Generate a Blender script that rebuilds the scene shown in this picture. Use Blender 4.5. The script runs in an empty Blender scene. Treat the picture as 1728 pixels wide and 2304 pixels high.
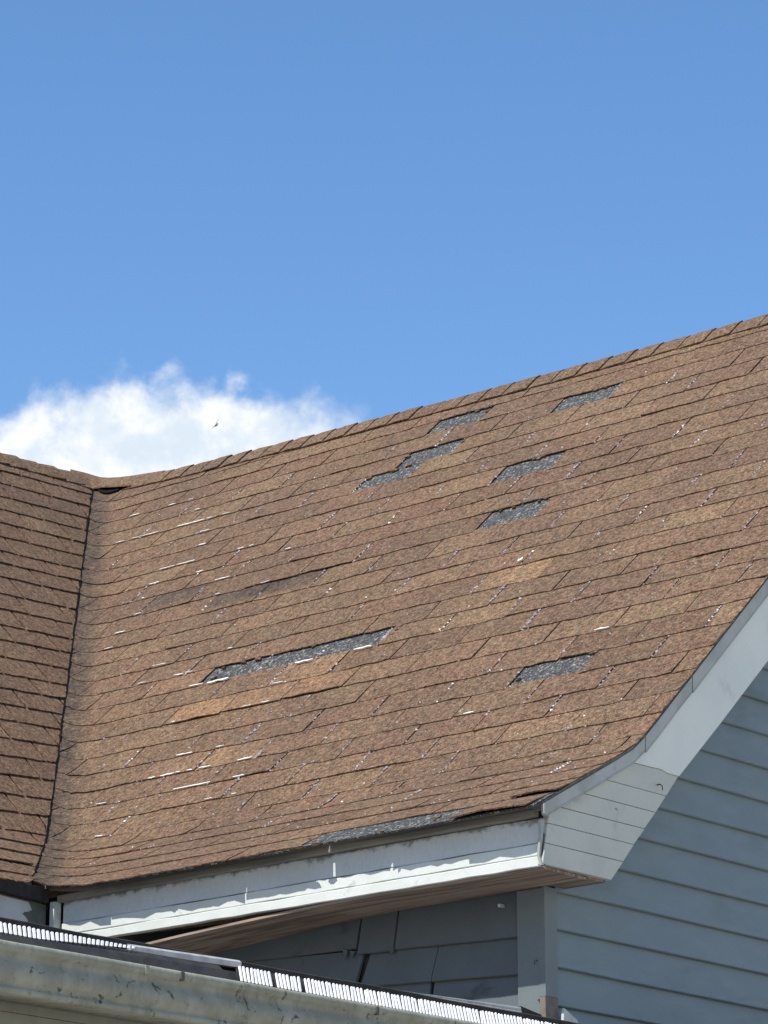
import bpy, math, random
from mathutils import Vector, Matrix
random.seed(11)
sc = bpy.context.scene
col = sc.collection

# ------------------------------------------------------------------ camera, sky, sun
ANG = math.radians(48.82)                 # house turned on its plot
A = Vector((-math.sin(ANG), math.cos(ANG), 0))    # along the eave, away from the gable
B = Vector((math.cos(ANG), math.sin(ANG), 0))     # into the house, along the gable wall
HX, HY = 0.496, 10.388                    # outside wall corner

cd = bpy.data.cameras.new('camera')
cam = bpy.data.objects.new('camera', cd)
col.objects.link(cam)
cam.location = (0, 0, 1.6)
cam.rotation_euler = (math.radians(90 + 17.226), 0, 0)
cd.sensor_fit = 'VERTICAL'
cd.sensor_height = 36.0
cd.lens = 7573 / 2304 * 36.0
cd.clip_start = 0.1
cd.clip_end = 6000
sc.camera = cam

SA, SB, SZ = 0.04, -0.57, 0.82            # sun in house axes (eave, depth, up)
sv = (A * SA + B * SB + Vector((0, 0, SZ))).normalized()
sd = bpy.data.lights.new('sun', 'SUN')
sd.energy = 5.0
sd.angle = math.radians(0.53)
sd.color = (1.0, 0.955, 0.89)
sun = bpy.data.objects.new('sun', sd)
col.objects.link(sun)
sun.rotation_euler = sv.to_track_quat('Z', 'Y').to_euler()
sun.location = (0, 0, 30)

world = bpy.data.worlds.new('World')
sc.world = world
world.use_nodes = True
wt = world.node_tree
for n in list(wt.nodes):
    wt.nodes.remove(n)


class NT:
    """small helper to write node trees"""
    def __init__(self, t):
        self.t = t

    def n(self, kind, **kw):
        nd = self.t.nodes.new(kind)
        for k, v in kw.items():
            setattr(nd, k, v)
        return nd

    def link(self, a, b):
        self.t.links.new(a, b)

    def put(self, sock, v):
        if hasattr(v, 'default_value') or hasattr(v, 'is_output'):
            self.link(v, sock)
        else:
            sock.default_value = v

    def math(self, op, a, b=0.0, c=None, clamp=False):
        nd = self.n('ShaderNodeMath', operation=op, use_clamp=clamp)
        self.put(nd.inputs[0], a)
        self.put(nd.inputs[1], b)
        if c is not None:
            self.put(nd.inputs[2], c)
        return nd.outputs[0]

    def noise(self, vec, scale, detail=4.0, rough=0.55, dist=0.0):
        nd = self.n('ShaderNodeTexNoise')
        nd.inputs['Scale'].default_value = scale
        nd.inputs['Detail'].default_value = detail
        nd.inputs['Roughness'].default_value = rough
        nd.inputs['Distortion'].default_value = dist
        self.link(vec, nd.inputs['Vector'])
        return nd.outputs['Fac']

    def ramp(self, fac, lo, hi, a=0.0, b=1.0, smooth=True):
        nd = self.n('ShaderNodeMapRange', clamp=True)
        nd.interpolation_type = 'SMOOTHSTEP' if smooth else 'LINEAR'
        self.put(nd.inputs[0], fac)
        for i, v in enumerate((lo, hi, a, b)):
            nd.inputs[1 + i].default_value = v
        return nd.outputs[0]

    def mix(self, fac, a, b, mode='MIX'):
        nd = self.n('ShaderNodeMix', data_type='RGBA', blend_type=mode)
        self.put(nd.inputs[0], fac)
        for s, v in ((nd.inputs[6], a), (nd.inputs[7], b)):
            if isinstance(v, (tuple, list)):
                s.default_value = (*v[:3], 1)
            else:
                self.link(v, s)
        return nd.outputs[2]

    def scalevec(self, vec, s):
        nd = self.n('ShaderNodeMapping')
        nd.inputs['Scale'].default_value = s
        self.link(vec, nd.inputs['Vector'])
        return nd.outputs[0]


W = NT(wt)
SKY_K = 0.15
sky = W.n('ShaderNodeTexSky', sky_type='NISHITA')
sky.sun_disc = False
sky.sun_elevation = math.asin(sv.z)
sky.sun_rotation = math.atan2(sv.x, sv.y)
sky.altitude = 250
sky.air_density = 1.0
sky.dust_density = 0.2
sky.ozone_density = 2.5
hs = W.n('ShaderNodeHueSaturation')
hs.inputs['Hue'].default_value = 0.501
hs.inputs['Saturation'].default_value = 1.17
hs.inputs['Value'].default_value = 1.0
W.link(sky.outputs[0], hs.inputs['Color'])
tc = W.n('ShaderNodeTexCoord')
vn = W.n('ShaderNodeVectorMath', operation='NORMALIZE')
W.link(tc.outputs['Generated'], vn.inputs[0])
sep = W.n('ShaderNodeSeparateXYZ')
W.link(vn.outputs[0], sep.inputs[0])
el = W.math('DEGREES', W.math('ARCSINE', sep.outputs[2]))
az = W.math('DEGREES', W.math('ARCTAN2', sep.outputs[0], sep.outputs[1]))
# low cumulus bank: its top at about 19 degrees over the wing, sinking towards the east
n1 = W.noise(vn.outputs[0], 34, 3, 0.5, 0.0)
n2 = W.noise(vn.outputs[0], 95, 9, 0.56, 0.1)
top = W.math('ADD', 19.42, W.math('MULTIPLY', W.math('SUBTRACT', n1, 0.5), 1.2))
drop = W.math('ADD', W.ramp(az, -2.0, 1.8, 0.0, 1.7), W.ramp(az, -7.2, -5.0, 0.7, 0.0))
top = W.math('SUBTRACT', top, drop)
dd = W.math('SUBTRACT', top, el)
dd = W.math('ADD', dd, W.math('MULTIPLY', W.math('SUBTRACT', n2, 0.5), 1.6))
dens = W.ramp(dd, -0.2, 0.7)
dens = W.math('MULTIPLY', dens, W.math('MAXIMUM', W.ramp(az, -2.2, 0.9, 1.0, 0.0), W.ramp(az, 7.0, 13.0)))
dens = W.math('MULTIPLY', dens, W.ramp(el, 2.0, 9.0, 0.55, 1.0))
n3 = W.noise(vn.outputs[0], 55, 6, 0.6, 0.2)
ccol = W.mix(W.ramp(n3, 0.38, 0.62), (4.0, 4.5, 5.0), (5.5, 5.55, 5.6))
skyc = W.mix(W.math('MULTIPLY', dens, 0.97), hs.outputs[0], ccol)
bg = W.n('ShaderNodeBackground')
bg.inputs['Strength'].default_value = SKY_K
W.link(skyc, bg.inputs['Color'])
wo = W.n('ShaderNodeOutputWorld')
W.link(bg.outputs[0], wo.inputs['Surface'])

vs = sc.view_settings
vs.view_transform = 'Standard'
vs.look = 'None'
vs.gamma = 1.0
vs.use_curve_mapping = False
vs.exposure = 0.36

# ------------------------------------------------------------------ materials


def material(name):
    m = bpy.data.materials.new(name)
    m.use_nodes = True
    t = NT(m.node_tree)
    b = m.node_tree.nodes['Principled BSDF']
    g = t.n('ShaderNodeNewGeometry')
    return m, t, b, g.outputs['Position']


def bump(t, b, h, strength=0.3, dist=0.004):
    nd = t.n('ShaderNodeBump')
    nd.inputs['Strength'].default_value = strength
    nd.inputs['Distance'].default_value = dist
    t.link(h, nd.inputs['Height'])
    t.link(nd.outputs[0], b.inputs['Normal'])


def mat_shingle():
    m, t, b, p = material('shingle_granules')
    at = t.n('ShaderNodeAttribute', attribute_name='tint')
    s = t.n('ShaderNodeSeparateColor')
    t.link(at.outputs['Color'], s.inputs[0])
    g1 = t.noise(p, 210, 2, 0.7)
    g2 = t.noise(p, 85, 3, 0.72)
    g5 = t.noise(p, 42, 3, 0.6)
    g3 = t.noise(p, 13, 4, 0.6)
    g4 = t.noise(p, 2.2, 3, 0.5)
    gran = t.math('ADD', t.math('MULTIPLY', g1, 0.38), t.math('MULTIPLY', g2, 0.40))
    gran = t.math('ADD', gran, t.math('MULTIPLY', g5, 0.22))
    c = t.mix(s.outputs[0], (0.098, 0.0580, 0.0355), (0.155, 0.099, 0.056))
    c = t.mix(t.ramp(s.outputs[0], 1.0, 2.0), c, (0.222, 0.130, 0.066))
    c = t.mix(t.ramp(s.outputs[1], 0, 1, 0, 0.65), c, (0.130, 0.071, 0.046))
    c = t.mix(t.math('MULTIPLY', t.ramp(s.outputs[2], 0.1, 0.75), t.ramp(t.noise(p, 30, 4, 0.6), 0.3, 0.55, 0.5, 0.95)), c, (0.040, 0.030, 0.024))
    c = t.mix(t.ramp(g3, 0.42, 0.66, 0, 0.42), c, (0.124, 0.094, 0.056))
    c = t.mix(t.ramp(g4, 0.38, 0.66, 0, 0.5), c, (0.092, 0.060, 0.040))
    dark = t.ramp(gran, 0.405, 0.495, 0.22, 1.0)
    lite = t.ramp(gran, 0.505, 0.60, 1.0, 2.1)
    k = t.math('MULTIPLY', dark, lite)
    cc = t.n('ShaderNodeCombineColor')
    for i in range(3):
        t.link(k, cc.inputs[i])
    c = t.mix(1.0, c, cc.outputs[0], 'MULTIPLY')
    # grey worn-through granules and a few pale ones
    worn = t.noise(p, 60, 5, 0.75)
    c = t.mix(t.ramp(worn, 0.60, 0.70, 0, 0.55), c, (0.185, 0.155, 0.12))
    t.link(c, b.inputs['Base Color'])
    b.inputs['Roughness'].default_value = 0.93
    b.inputs['Specular IOR Level'].default_value = 0.25
    bump(t, b, gran, 0.7, 0.004)
    return m


def mat_noise(name, base, alt, scale=9.0, lo=0.4, hi=0.65, rough=0.6, dirt=None, dscale=3.0, dlo=0.55, dhi=0.75, damt=0.6,
              stretch=None, fine=0.12, spec=0.4, bumpd=0.0008):
    m, t, b, p = material(name)
    q = t.scalevec(p, stretch) if stretch else p
    c = t.mix(t.ramp(t.noise(q, scale, 5, 0.6), lo, hi), base, alt)
    if dirt:
        c = t.mix(t.ramp(t.noise(q, dscale, 7, 0.68, 0.3), dlo, dhi, 0, damt), c, dirt)
    f = t.noise(p, 140, 4, 0.7)
    c = t.mix(t.ramp(f, 0.3, 0.7, fine, 0.0), c, tuple(v * 0.5 for v in base))
    t.link(c, b.inputs['Base Color'])
    b.inputs['Roughness'].default_value = rough
    b.inputs['Specular IOR Level'].default_value = spec
    bump(t, b, t.noise(q, 60, 5, 0.6), 0.4, bumpd * 3)
    return m


def mat_felt():
    m, t, b, p = material('bare_asphalt')
    g = t.noise(p, 95, 3, 0.75)
    c = t.mix(t.ramp(g, 0.42, 0.57), (0.013, 0.014, 0.016), (0.052, 0.056, 0.055))
    s = t.noise(p, 62, 4, 0.72)
    c = t.mix(t.ramp(s, 0.56, 0.62, 0, 0.85), c, (0.27, 0.255, 0.17))
    s2 = t.noise(t.scalevec(p, (1.3, 1.3, 1.3)), 52, 4, 0.72)
    c = t.mix(t.ramp(s2, 0.60, 0.65, 0, 0.8), c, (0.24, 0.24, 0.36))
    s3 = t.noise(t.scalevec(p, (0.8, 0.8, 0.8)), 120, 3, 0.7)
    c = t.mix(t.ramp(s3, 0.64, 0.68, 0, 0.9), c, (0.5, 0.48, 0.44))
    t.link(c, b.inputs['Base Color'])
    b.inputs['Roughness'].default_value = 0.9
    bump(t, b, g, 0.8, 0.006)
    return m


def mat_wood(name, a, b_, axis_scale=(1, 1, 1)):
    m, t, b, p = material(name)
    mp = t.n('ShaderNodeMapping')
    mp.inputs['Rotation'].default_value = (0, 0, -ANG)
    t.link(p, mp.inputs['Vector'])
    q = t.scalevec(mp.outputs[0], (26, 1.2, 26))
    g = t.noise(q, 1.3, 6, 0.62, 0.9)
    c = t.mix(t.ramp(g, 0.40, 0.62), a, b_)
    k = t.noise(t.scalevec(mp.outputs[0], (60, 3, 60)), 3.0, 4, 0.7)
    c = t.mix(t.ramp(k, 0.55, 0.75, 0, 0.5), c, tuple(v * 0.45 for v in a))
    t.link(c, b.inputs['Base Color'])
    b.inputs['Roughness'].default_value = 0.8
    bump(t, b, g, 0.4, 0.002)
    return m


def mat_peel(name, paint, bare, scale, thr):
    m, t, b, p = material(name)
    n = t.noise(p, scale, 6, 0.62, 0.4)
    f = t.ramp(n, thr - 0.012, thr + 0.012)
    d = t.noise(p, 26, 5, 0.7)
    pc = t.mix(t.ramp(d, 0.5, 0.72, 0, 0.5), paint, tuple(v * 0.55 for v in paint))
    bc = t.mix(t.ramp(d, 0.4, 0.7), bare, tuple(v * 1.5 for v in bare))
    t.link(t.mix(f, pc, bc), b.inputs['Base Color'])
    b.inputs['Roughness'].default_value = 0.75
    bump(t, b, t.math('SUBTRACT', 1.0, f), 0.8, 0.002)
    return m


def mat_fascia():
    m, t, b, p = material('fascia_paint')
    sx = t.n('ShaderNodeSeparateXYZ')
    t.link(p, sx.inputs[0])
    c = t.mix(t.ramp(t.noise(p, 4, 5, 0.6), 0.4, 0.65), (0.52, 0.555, 0.56), (0.48, 0.52, 0.525))
    c = t.mix(t.ramp(t.noise(p, 6, 7, 0.68, 0.3), 0.58, 0.76, 0, 0.6), c, (0.2, 0.215, 0.205))
    # mould creeping down from under the drip board
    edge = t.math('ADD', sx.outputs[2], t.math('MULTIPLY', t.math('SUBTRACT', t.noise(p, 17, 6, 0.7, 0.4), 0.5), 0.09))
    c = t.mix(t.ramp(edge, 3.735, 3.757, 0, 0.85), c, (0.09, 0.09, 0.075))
    f = t.noise(t.scalevec(p, (1, 1, 0.35)), 120, 4, 0.7)
    c = t.mix(t.ramp(f, 0.3, 0.6, 0.2, 0.0), c, (0.25, 0.26, 0.25))
    t.link(c, b.inputs['Base Color'])
    b.inputs['Roughness'].default_value = 0.6
    bump(t, b, t.noise(p, 50, 5, 0.6), 0.4, 0.003)
    return m


def mat_gutter():
    m, t, b, p = material('gutter_paint')
    mp = t.n('ShaderNodeMapping')
    mp.inputs['Rotation'].default_value = (0, 0, -ANG)
    t.link(p, mp.inputs['Vector'])
    c = t.mix(t.ramp(t.noise(p, 11, 5, 0.6), 0.35, 0.65), (0.285, 0.288, 0.235), (0.215, 0.218, 0.170))
    streak = t.noise(t.scalevec(mp.outputs[0], (14, 14, 1.6)), 1.9, 8, 0.74, 0.08)
    c = t.mix(t.ramp(streak, 0.50, 0.70, 0, 0.55), c, (0.12, 0.118, 0.075))
    mould = t.noise(t.scalevec(mp.outputs[0], (1, 1, 0.8)), 30, 7, 0.74, 0.6)
    c = t.mix(t.ramp(mould, 0.585, 0.64, 0, 0.85), c, (0.035, 0.034, 0.025))
    t.link(c, b.inputs['Base Color'])
    b.inputs['Roughness'].default_value = 0.8
    b.inputs['Specular IOR Level'].default_value = 0.2
    bump(t, b, t.noise(p, 60, 4, 0.6), 0.2, 0.002)
    return m


M = {}
M['shingle'] = mat_shingle()
M['felt'] = mat_felt()
M['siding'] = mat_noise('siding_paint', (0.160, 0.210, 0.222), (0.178, 0.226, 0.236), 5, dirt=(0.095, 0.117, 0.112), dscale=2.2,
                        dlo=0.50, dhi=0.74, damt=0.45, stretch=(1, 1, 3.0), rough=0.5, fine=0.10)
M['siding_old'] = mat_noise('siding_paint_dark', (0.088, 0.106, 0.115), (0.10, 0.118, 0.127), 5, dirt=(0.022, 0.026, 0.027),
                            dscale=4.5, dlo=0.57, dhi=0.74, damt=0.8, rough=0.6, fine=0.14)  # darker base with blotches for the front wall boards
M['corner'] = mat_noise('corner_paint', (0.13, 0.158, 0.166), (0.145, 0.172, 0.178), 6, dirt=(0.08, 0.095, 0.10), dscale=3,
                        dlo=0.55, dhi=0.75, damt=0.5, rough=0.5)
M['fascia'] = mat_fascia()
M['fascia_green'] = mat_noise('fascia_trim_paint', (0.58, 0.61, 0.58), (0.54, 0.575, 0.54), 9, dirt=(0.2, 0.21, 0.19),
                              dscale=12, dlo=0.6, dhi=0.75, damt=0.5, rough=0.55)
M['rake'] = mat_noise('rake_paint', (0.64, 0.665, 0.60), (0.59, 0.62, 0.565), 3, dirt=(0.25, 0.275, 0.27), dscale=3.5,
                      dlo=0.56, dhi=0.75, damt=0.5, rough=0.45)
M['return'] = mat_noise('return_paint', (0.475, 0.495, 0.43), (0.43, 0.455, 0.40), 6, dirt=(0.17, 0.185, 0.18), dscale=5,
                        dlo=0.56, dhi=0.76, damt=0.55, rough=0.6)
M['flange'] = mat_noise('flange_paint', (0.36, 0.38, 0.345), (0.28, 0.30, 0.27), 9, dirt=(0.11, 0.115, 0.105), dscale=8,
                        dlo=0.56, dhi=0.74, damt=0.6, rough=0.45)
M['drip'] = mat_wood('weathered_drip_wood', (0.24, 0.225, 0.185), (0.15, 0.145, 0.125))
M['soffit'] = mat_wood('soffit_wood', (0.30, 0.235, 0.185), (0.125, 0.092, 0.070))
M['wingfascia'] = mat_peel('peeling_white_paint', (0.47, 0.50, 0.50), (0.10, 0.11, 0.105), 5.5, 0.53)
M['wingpaint'] = mat_noise('old_white_paint', (0.50, 0.525, 0.515), (0.44, 0.465, 0.45), 7, dirt=(0.22, 0.23, 0.22), dscale=9, dlo=0.52, dhi=0.72, damt=0.6, rough=0.7)
M['bareboard'] = mat_noise('bare_grey_board', (0.085, 0.095, 0.09), (0.12, 0.13, 0.12), 12, rough=0.8)
M['gutter'] = mat_gutter()
M['guard'] = mat_noise('white_aluminium', (0.80, 0.80, 0.80), (0.76, 0.76, 0.77), 20, rough=0.4, fine=0.0)
M['guard_back'] = mat_noise('dark_guard', (0.040, 0.039, 0.034), (0.024, 0.023, 0.02), 20, rough=0.6)  # near-black sheet for the guard backing and apron
M['rail'] = mat_noise('pale_metal', (0.42, 0.42, 0.40), (0.30, 0.30, 0.285), 30, rough=0.4)
M['plate'] = mat_noise('pale_flashing', (0.50, 0.52, 0.50), (0.42, 0.44, 0.43), 15, rough=0.45)
M['sheet'] = mat_noise('weathered_sheet_roof', (0.19, 0.18, 0.165), (0.15, 0.143, 0.13), 9, rough=0.8)
M['void'] = mat_noise('gap_shade', (0.006, 0.006, 0.006), (0.010, 0.009, 0.009), 30, rough=0.95, spec=0.1)  # near-black, painted in for dark hollows, seams and gaps
M['black'] = mat_noise('dark_asphalt_edge', (0.022, 0.019, 0.016), (0.034, 0.030, 0.026), 30, rough=0.85)
M['beam'] = mat_noise('olive_beam_paint', (0.215, 0.215, 0.16), (0.18, 0.182, 0.138), 6, dirt=(0.10, 0.10, 0.07), dscale=4,
                      dlo=0.5, dhi=0.75, damt=0.6, rough=0.7)
M['chip'] = mat_noise('exposed_fibre', (0.78, 0.75, 0.68), (0.66, 0.62, 0.54), 60, rough=0.8, fine=0.0)
M['chip2'] = mat_noise('lilac_grit', (0.40, 0.38, 0.44), (0.32, 0.31, 0.36), 60, rough=0.8, fine=0.0)
M['rust'] = mat_noise('bare_brown_metal', (0.17, 0.14, 0.125), (0.13, 0.105, 0.095), 30, rough=0.7)
M['nail'] = mat_noise('dark_iron', (0.05, 0.05, 0.05), (0.09, 0.06, 0.045), 60, rough=0.6)
M['ground'] = mat_noise('pale_gravel', (0.42, 0.395, 0.36), (0.36, 0.34, 0.31), 1.2, dirt=(0.28, 0.26, 0.225), dscale=0.5,
                        rough=0.95)
M['bird'] = mat_noise('grey_feathers', (0.26, 0.27, 0.29), (0.18, 0.185, 0.20), 20, rough=0.8)
M['wall'] = M['siding']

# ------------------------------------------------------------------ object helpers
house = bpy.data.objects.new('house', None)
col.objects.link(house)
house.location = (HX, HY, 0)
house.rotation_euler = (0, 0, ANG)
HMAT = Matrix.Translation((HX, HY, 0)) @ Matrix.Rotation(ANG, 4, 'Z')


def V(a, b, z):
    return (b, a, z)


def mk(name, verts, faces, mat, parent=None, smooth=False, tint=None, mats=None, fm=None):
    me = bpy.data.meshes.new(name)
    me.from_pydata(verts, [], faces)
    for m in (mats or [mat]):
        me.materials.append(m)
    if fm:
        me.polygons.foreach_set('material_index', fm)
    if smooth:
        me.polygons.foreach_set('use_smooth', [True] * len(faces))
    if tint is not None:
        ca = me.attributes.new('tint', 'FLOAT_COLOR', 'POINT')
        if isinstance(tint, tuple):
            tint = [tint] * len(verts)
        ca.data.foreach_set('color', [x for t_ in tint for x in (t_[0], t_[1], t_[2] if len(t_) > 2 else 0, 1)])
    me.update()
    o = bpy.data.objects.new(name, me)
    col.objects.link(o)
    if parent is not None:
        o.parent = parent
    return o


def tag(o, label=None, cat=None, group=None, kind=None):
    if label:
        o['label'] = label
    if cat:
        o['category'] = cat
    if group:
        o['group'] = group
    if kind:
        o['kind'] = kind
    return o


def thing(name, label, cat, group=None):
    o = bpy.data.objects.new(name, None)
    col.objects.link(o)
    o.matrix_world = HMAT.copy()
    return tag(o, label, cat, group)


def box_data(a0, a1, b0, b1, z0, z1, bev=0.0):
    v = [V(a, b, z) for a in (a0, a1) for b in (b0, b1) for z in (z0, z1)]
    f = [(0, 1, 3, 2), (4, 6, 7, 5), (0, 4, 5, 1), (2, 3, 7, 6), (0, 2, 6, 4), (1, 5, 7, 3)]
    return v, f


def box(name, a0, a1, b0, b1, z0, z1, mat, parent):
    v, f = box_data(a0, a1, b0, b1, z0, z1)
    return mk(name, v, f, mat, parent)


def loft(rings, closed=True, caps=True):
    """rings: list of equal-length vertex loops"""
    n = len(rings[0])
    v = [p for r in rings for p in r]
    f = []
    for i in range(len(rings) - 1):
        for j in range(n if closed else n - 1):
            k = (j + 1) % n
            f.append((i * n + j, i * n + k, (i + 1) * n + k, (i + 1) * n + j))
    if caps and closed:
        f.append(tuple(range(n - 1, -1, -1)))
        f.append(tuple((len(rings) - 1) * n + j for j in range(n)))
    return v, f


def frange(a, b, n):
    return [a + (b - a) * i / (n - 1) for i in range(n)]


def jit(s):
    return random.uniform(-s, s)


# ------------------------------------------------------------------ roof surfaces
K, C0, HINGE = 0.947, 3.851, 0.215
ZH = C0 + K * HINGE
KICK = 0.535


def zmain(b):
    """steep plane that kicks out to a flatter eave"""
    u = C0 + K * b
    w = ZH + KICK * (b - HINGE)
    # soft maximum so that the bell-cast bends rather than breaks
    r = 0.02
    d = u - w
    h = max(r - abs(d), 0) / r
    return max(u, w) + h * h * r * 0.25


WT = 2.48
WZ = 1.503 + 1.047 * WT


def zwing(a, b):
    t = a - 0.073 * b
    u = 1.503 + 1.047 * t
    w = WZ + 0.60 * (t - WT)
    r = 0.02
    d = u - w
    h = max(r - abs(d), 0) / r
    return max(u, w) + h * h * r * 0.25


CUT = 0.05


def zroof(a, b):
    """main slope turning up against the wing slope, as woven shingles do; creased at the valley cut"""
    x, y = zmain(b), zwing(a, b)
    d = y - x
    if d >= CUT:
        return y
    if d <= -0.24:
        return x
    return x + CUT * ((d + 0.24) / (0.24 + CUT)) ** 3.4


def nrm(fn, a, b):
    e = 0.004
    dza = (fn(a + e, b) - fn(a - e, b)) / (2 * e)
    dzb = (fn(a, b + e) - fn(a, b - e)) / (2 * e)
    l = math.sqrt(1 + dza * dza + dzb * dzb)
    return (-dza / l, -dzb / l, 1 / l)


def on(fn, a, b, off):
    n = nrm(fn, a, b)
    return V(a + n[0] * off, b + n[1] * off, fn(a, b) + n[2] * off)


def a_where(d, b):
    """eave coordinate where the wing slope stands d above the main slope"""
    lo, hi = 1.0, 8.0
    zm = zmain(b) + d
    for _ in range(40):
        mid = (lo + hi) / 2
        if zwing(mid, b) < zm:
            lo = mid
        else:
            hi = mid
    return lo


def b_where(d, a):
    """depth where the main slope comes within d of the wing slope, on the wing side"""
    lo, hi = -3.0, 8.0
    for _ in range(40):
        mid = (lo + hi) / 2
        if zwing(a, mid) - zmain(mid) > d:
            lo = mid
        else:
            hi = mid
    return lo


def ridge_b(a):
    pts = [(-1, 2.852), (1.02, 2.857), (1.8, 2.868), (2.476, 2.885), (3.11, 2.908), (3.68, 2.928), (4.1, 2.948), (4.49, 2.970),
           (4.74, 2.988), (4.96, 3.018), (5.08, 3.040), (5.22, 3.074), (5.34, 3.106), (9, 3.16)]
    for (x0, y0), (x1, y1) in zip(pts, pts[1:]):
        if a <= x1:
            return y0 + (y1 - y0) * (a - x0) / (x1 - x0)
    return pts[-1][1]


RAKE_A = -0.222
AL0 = 1.95

# ---- decks (the dark, unweathered asphalt that shows where tabs are gone)


def deck(name, pts_rows, thick, parent, mat):
    """closed sheet; its rim and underside are dark boards"""
    nr, nc = len(pts_rows), len(pts_rows[0])
    v, f = [], []
    for r in pts_rows:
        v += r
    off = nr * nc
    v += [(x, y, z - thick) for (x, y, z) in v]
    for i in range(nr - 1):
        for j in range(nc - 1):
            q = (i * nc + j, i * nc + j + 1, (i + 1) * nc + j + 1, (i + 1) * nc + j)
            f.append(q)
            f.append(tuple(off + k for k in reversed(q)))
    rim = [j for j in range(nc)] + [i * nc + nc - 1 for i in range(1, nr)] + [(nr - 1) * nc + j for j in range(nc - 2, -1, -1)] + \
          [i * nc for i in range(nr - 2, 0, -1)]
    for p, q in zip(rim, rim[1:] + rim[:1]):
        f.append((p, q, off + q, off + p))
    fm = [0 if (k % 2 == 0 and k < 2 * (nr - 1) * (nc - 1)) else 1 for k in range(len(f))]
    return mk(name, v, f, mat, parent, mats=[mat, M['drip']], fm=fm)


rows = []
bs = frange(-0.262, 0.35, 14) + frange(0.42, 3.08, 38)
for b in bs:
    a1 = min(a_where(0.10, b), 5.2)
    rows.append([on(zroof, a, min(b, ridge_b(a) - 0.01), -0.003) for a in frange(RAKE_A + 0.012, a1 - 0.5, 14) + frange(a1 - 0.45, a1, 14)])
gable_roof = deck('gable_roof', rows, 0.03, house, M['felt'])
tag(gable_roof, 'steep brown shingle roof slope with bare grey patches and flared eave')

rows = []
for tp in frange(2.02, 2.7, 12) + frange(2.8, 4.65, 24):
    row = []
    for u in frange(0, 1, 22):
        # along a course: a = tp + 0.174 b, from well left of the photo to the valley
        lo, hi = -3.2, 4.5
        for _ in range(40):
            mid = (lo + hi) / 2
            if zwing(tp + 0.174 * mid, mid) - zmain(mid) > CUT + 0.004:
                lo = mid
            else:
                hi = mid
        b = -3.2 + (lo + 3.2) * u
        a = tp + 0.174 * b
        row.append(on(zwing, a, b, 0.0015))
    rows.append(row)
wing_roof = deck('wing_roof', rows, 0.03, house, M['void'])
tag(wing_roof, 'brown shingle slope of the wing beyond the valley')

# the slopes facing away
bk = [V(RAKE_A, ridge_b(0) + 0.004, zmain(ridge_b(0)) - 0.01), V(4.1, ridge_b(4.1) + 0.004, 6.63), V(4.9, ridge_b(4.9) + 0.004, 6.68), V(5.33, 3.11, 6.765), V(8.1, 5.95, 3.75), V(RAKE_A, 5.95, 3.75)]
bk2 = [(x, y, z - 0.05) for x, y, z in bk]
v, f = loft([bk, bk2])
mk('back_slope', v, f, M['shingle'], house, tint=(0.5, 0.3))
bk = [V(5.335, 3.11, 6.765), V(5.16, 2.33, 6.67), V(4.20, -3.2, 6.10), V(7.2, -3.2, 3.75), V(8.105, 5.95, 3.75)]
bk2 = [(x, y, z - 0.05) for x, y, z in bk]
v, f = loft([bk, bk2])
mk('back_slope', v, f, M['shingle'], house, tint=(0.5, 0.3))

# ---- shingle tabs
S_UP = [.615, .748, .892, 1.038, 1.194, 1.342, 1.49, 1.631, 1.773, 1.928, 2.071, 2.215, 2.371, 2.535, 2.679, 2.825, 2.995, 3.15, 3.3,
        3.453, 3.61, 3.76, 3.90, 4.06]
EDGE = [-.325, -.205, -.09, .03, .145, .255, .35] + [s / 1.3773 for s in S_UP]
IDX0 = 7 + 2                               # list position of s = .892
TAB = 0.3135

cands = []                                  # every tab as mesh data, sorted later into single tabs and the remainder
cr_, tr_ = cam.location, math.radians(17.226)
cfw = Vector((0, math.cos(tr_), math.sin(tr_)))
cup = Vector((0, -math.sin(tr_), math.cos(tr_)))


def seen(verts):
    """rough share of the photograph a tab takes, zero outside it"""
    P = []
    for p in verts:
        w = HMAT @ Vector(p) - Vector((0, 0, 1.6))
        d = w.dot(cfw)
        P.append((w.x / d * 7573 + 864, 1152 - w.dot(cup) / d * 7573))
    xs = [min(max(x, 0), 1728) for x, _ in P]
    ys = [min(max(y, 0), 2304) for _, y in P]
    return (max(xs) - min(xs)) * (max(ys) - min(ys))


def tab_mesh(pt, nu, nv, thick):
    """pt(u, v) -> (surface point fn with offset)  v=0 butt edge, v=1 top"""
    top, low = [], []
    for j in range(nv + 1):
        for i in range(nu + 1):
            a, b = pt(i / nu, j / nv, i, j)
            top.append(a)
            low.append(b)
    n = len(top)
    f = []
    w = nu + 1
    for j in range(nv):
        for i in range(nu):
            f.append((j * w + i, j * w + i + 1, (j + 1) * w + i + 1, (j + 1) * w + i))
    rim = list(range(w)) + [j * w + nu for j in range(1, nv + 1)]
    left = [j * w for j in range(nv, 0, -1)]
    # butt and both ends get a thickness, the top end is tucked in
    for p, q in zip(rim, rim[1:]):
        f.append((p, n + p, n + q, q))
    chain = left + [0]
    for p, q in zip(chain, chain[1:]):
        f.append((p, n + p, n + q, q))
    return top + low, f


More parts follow.
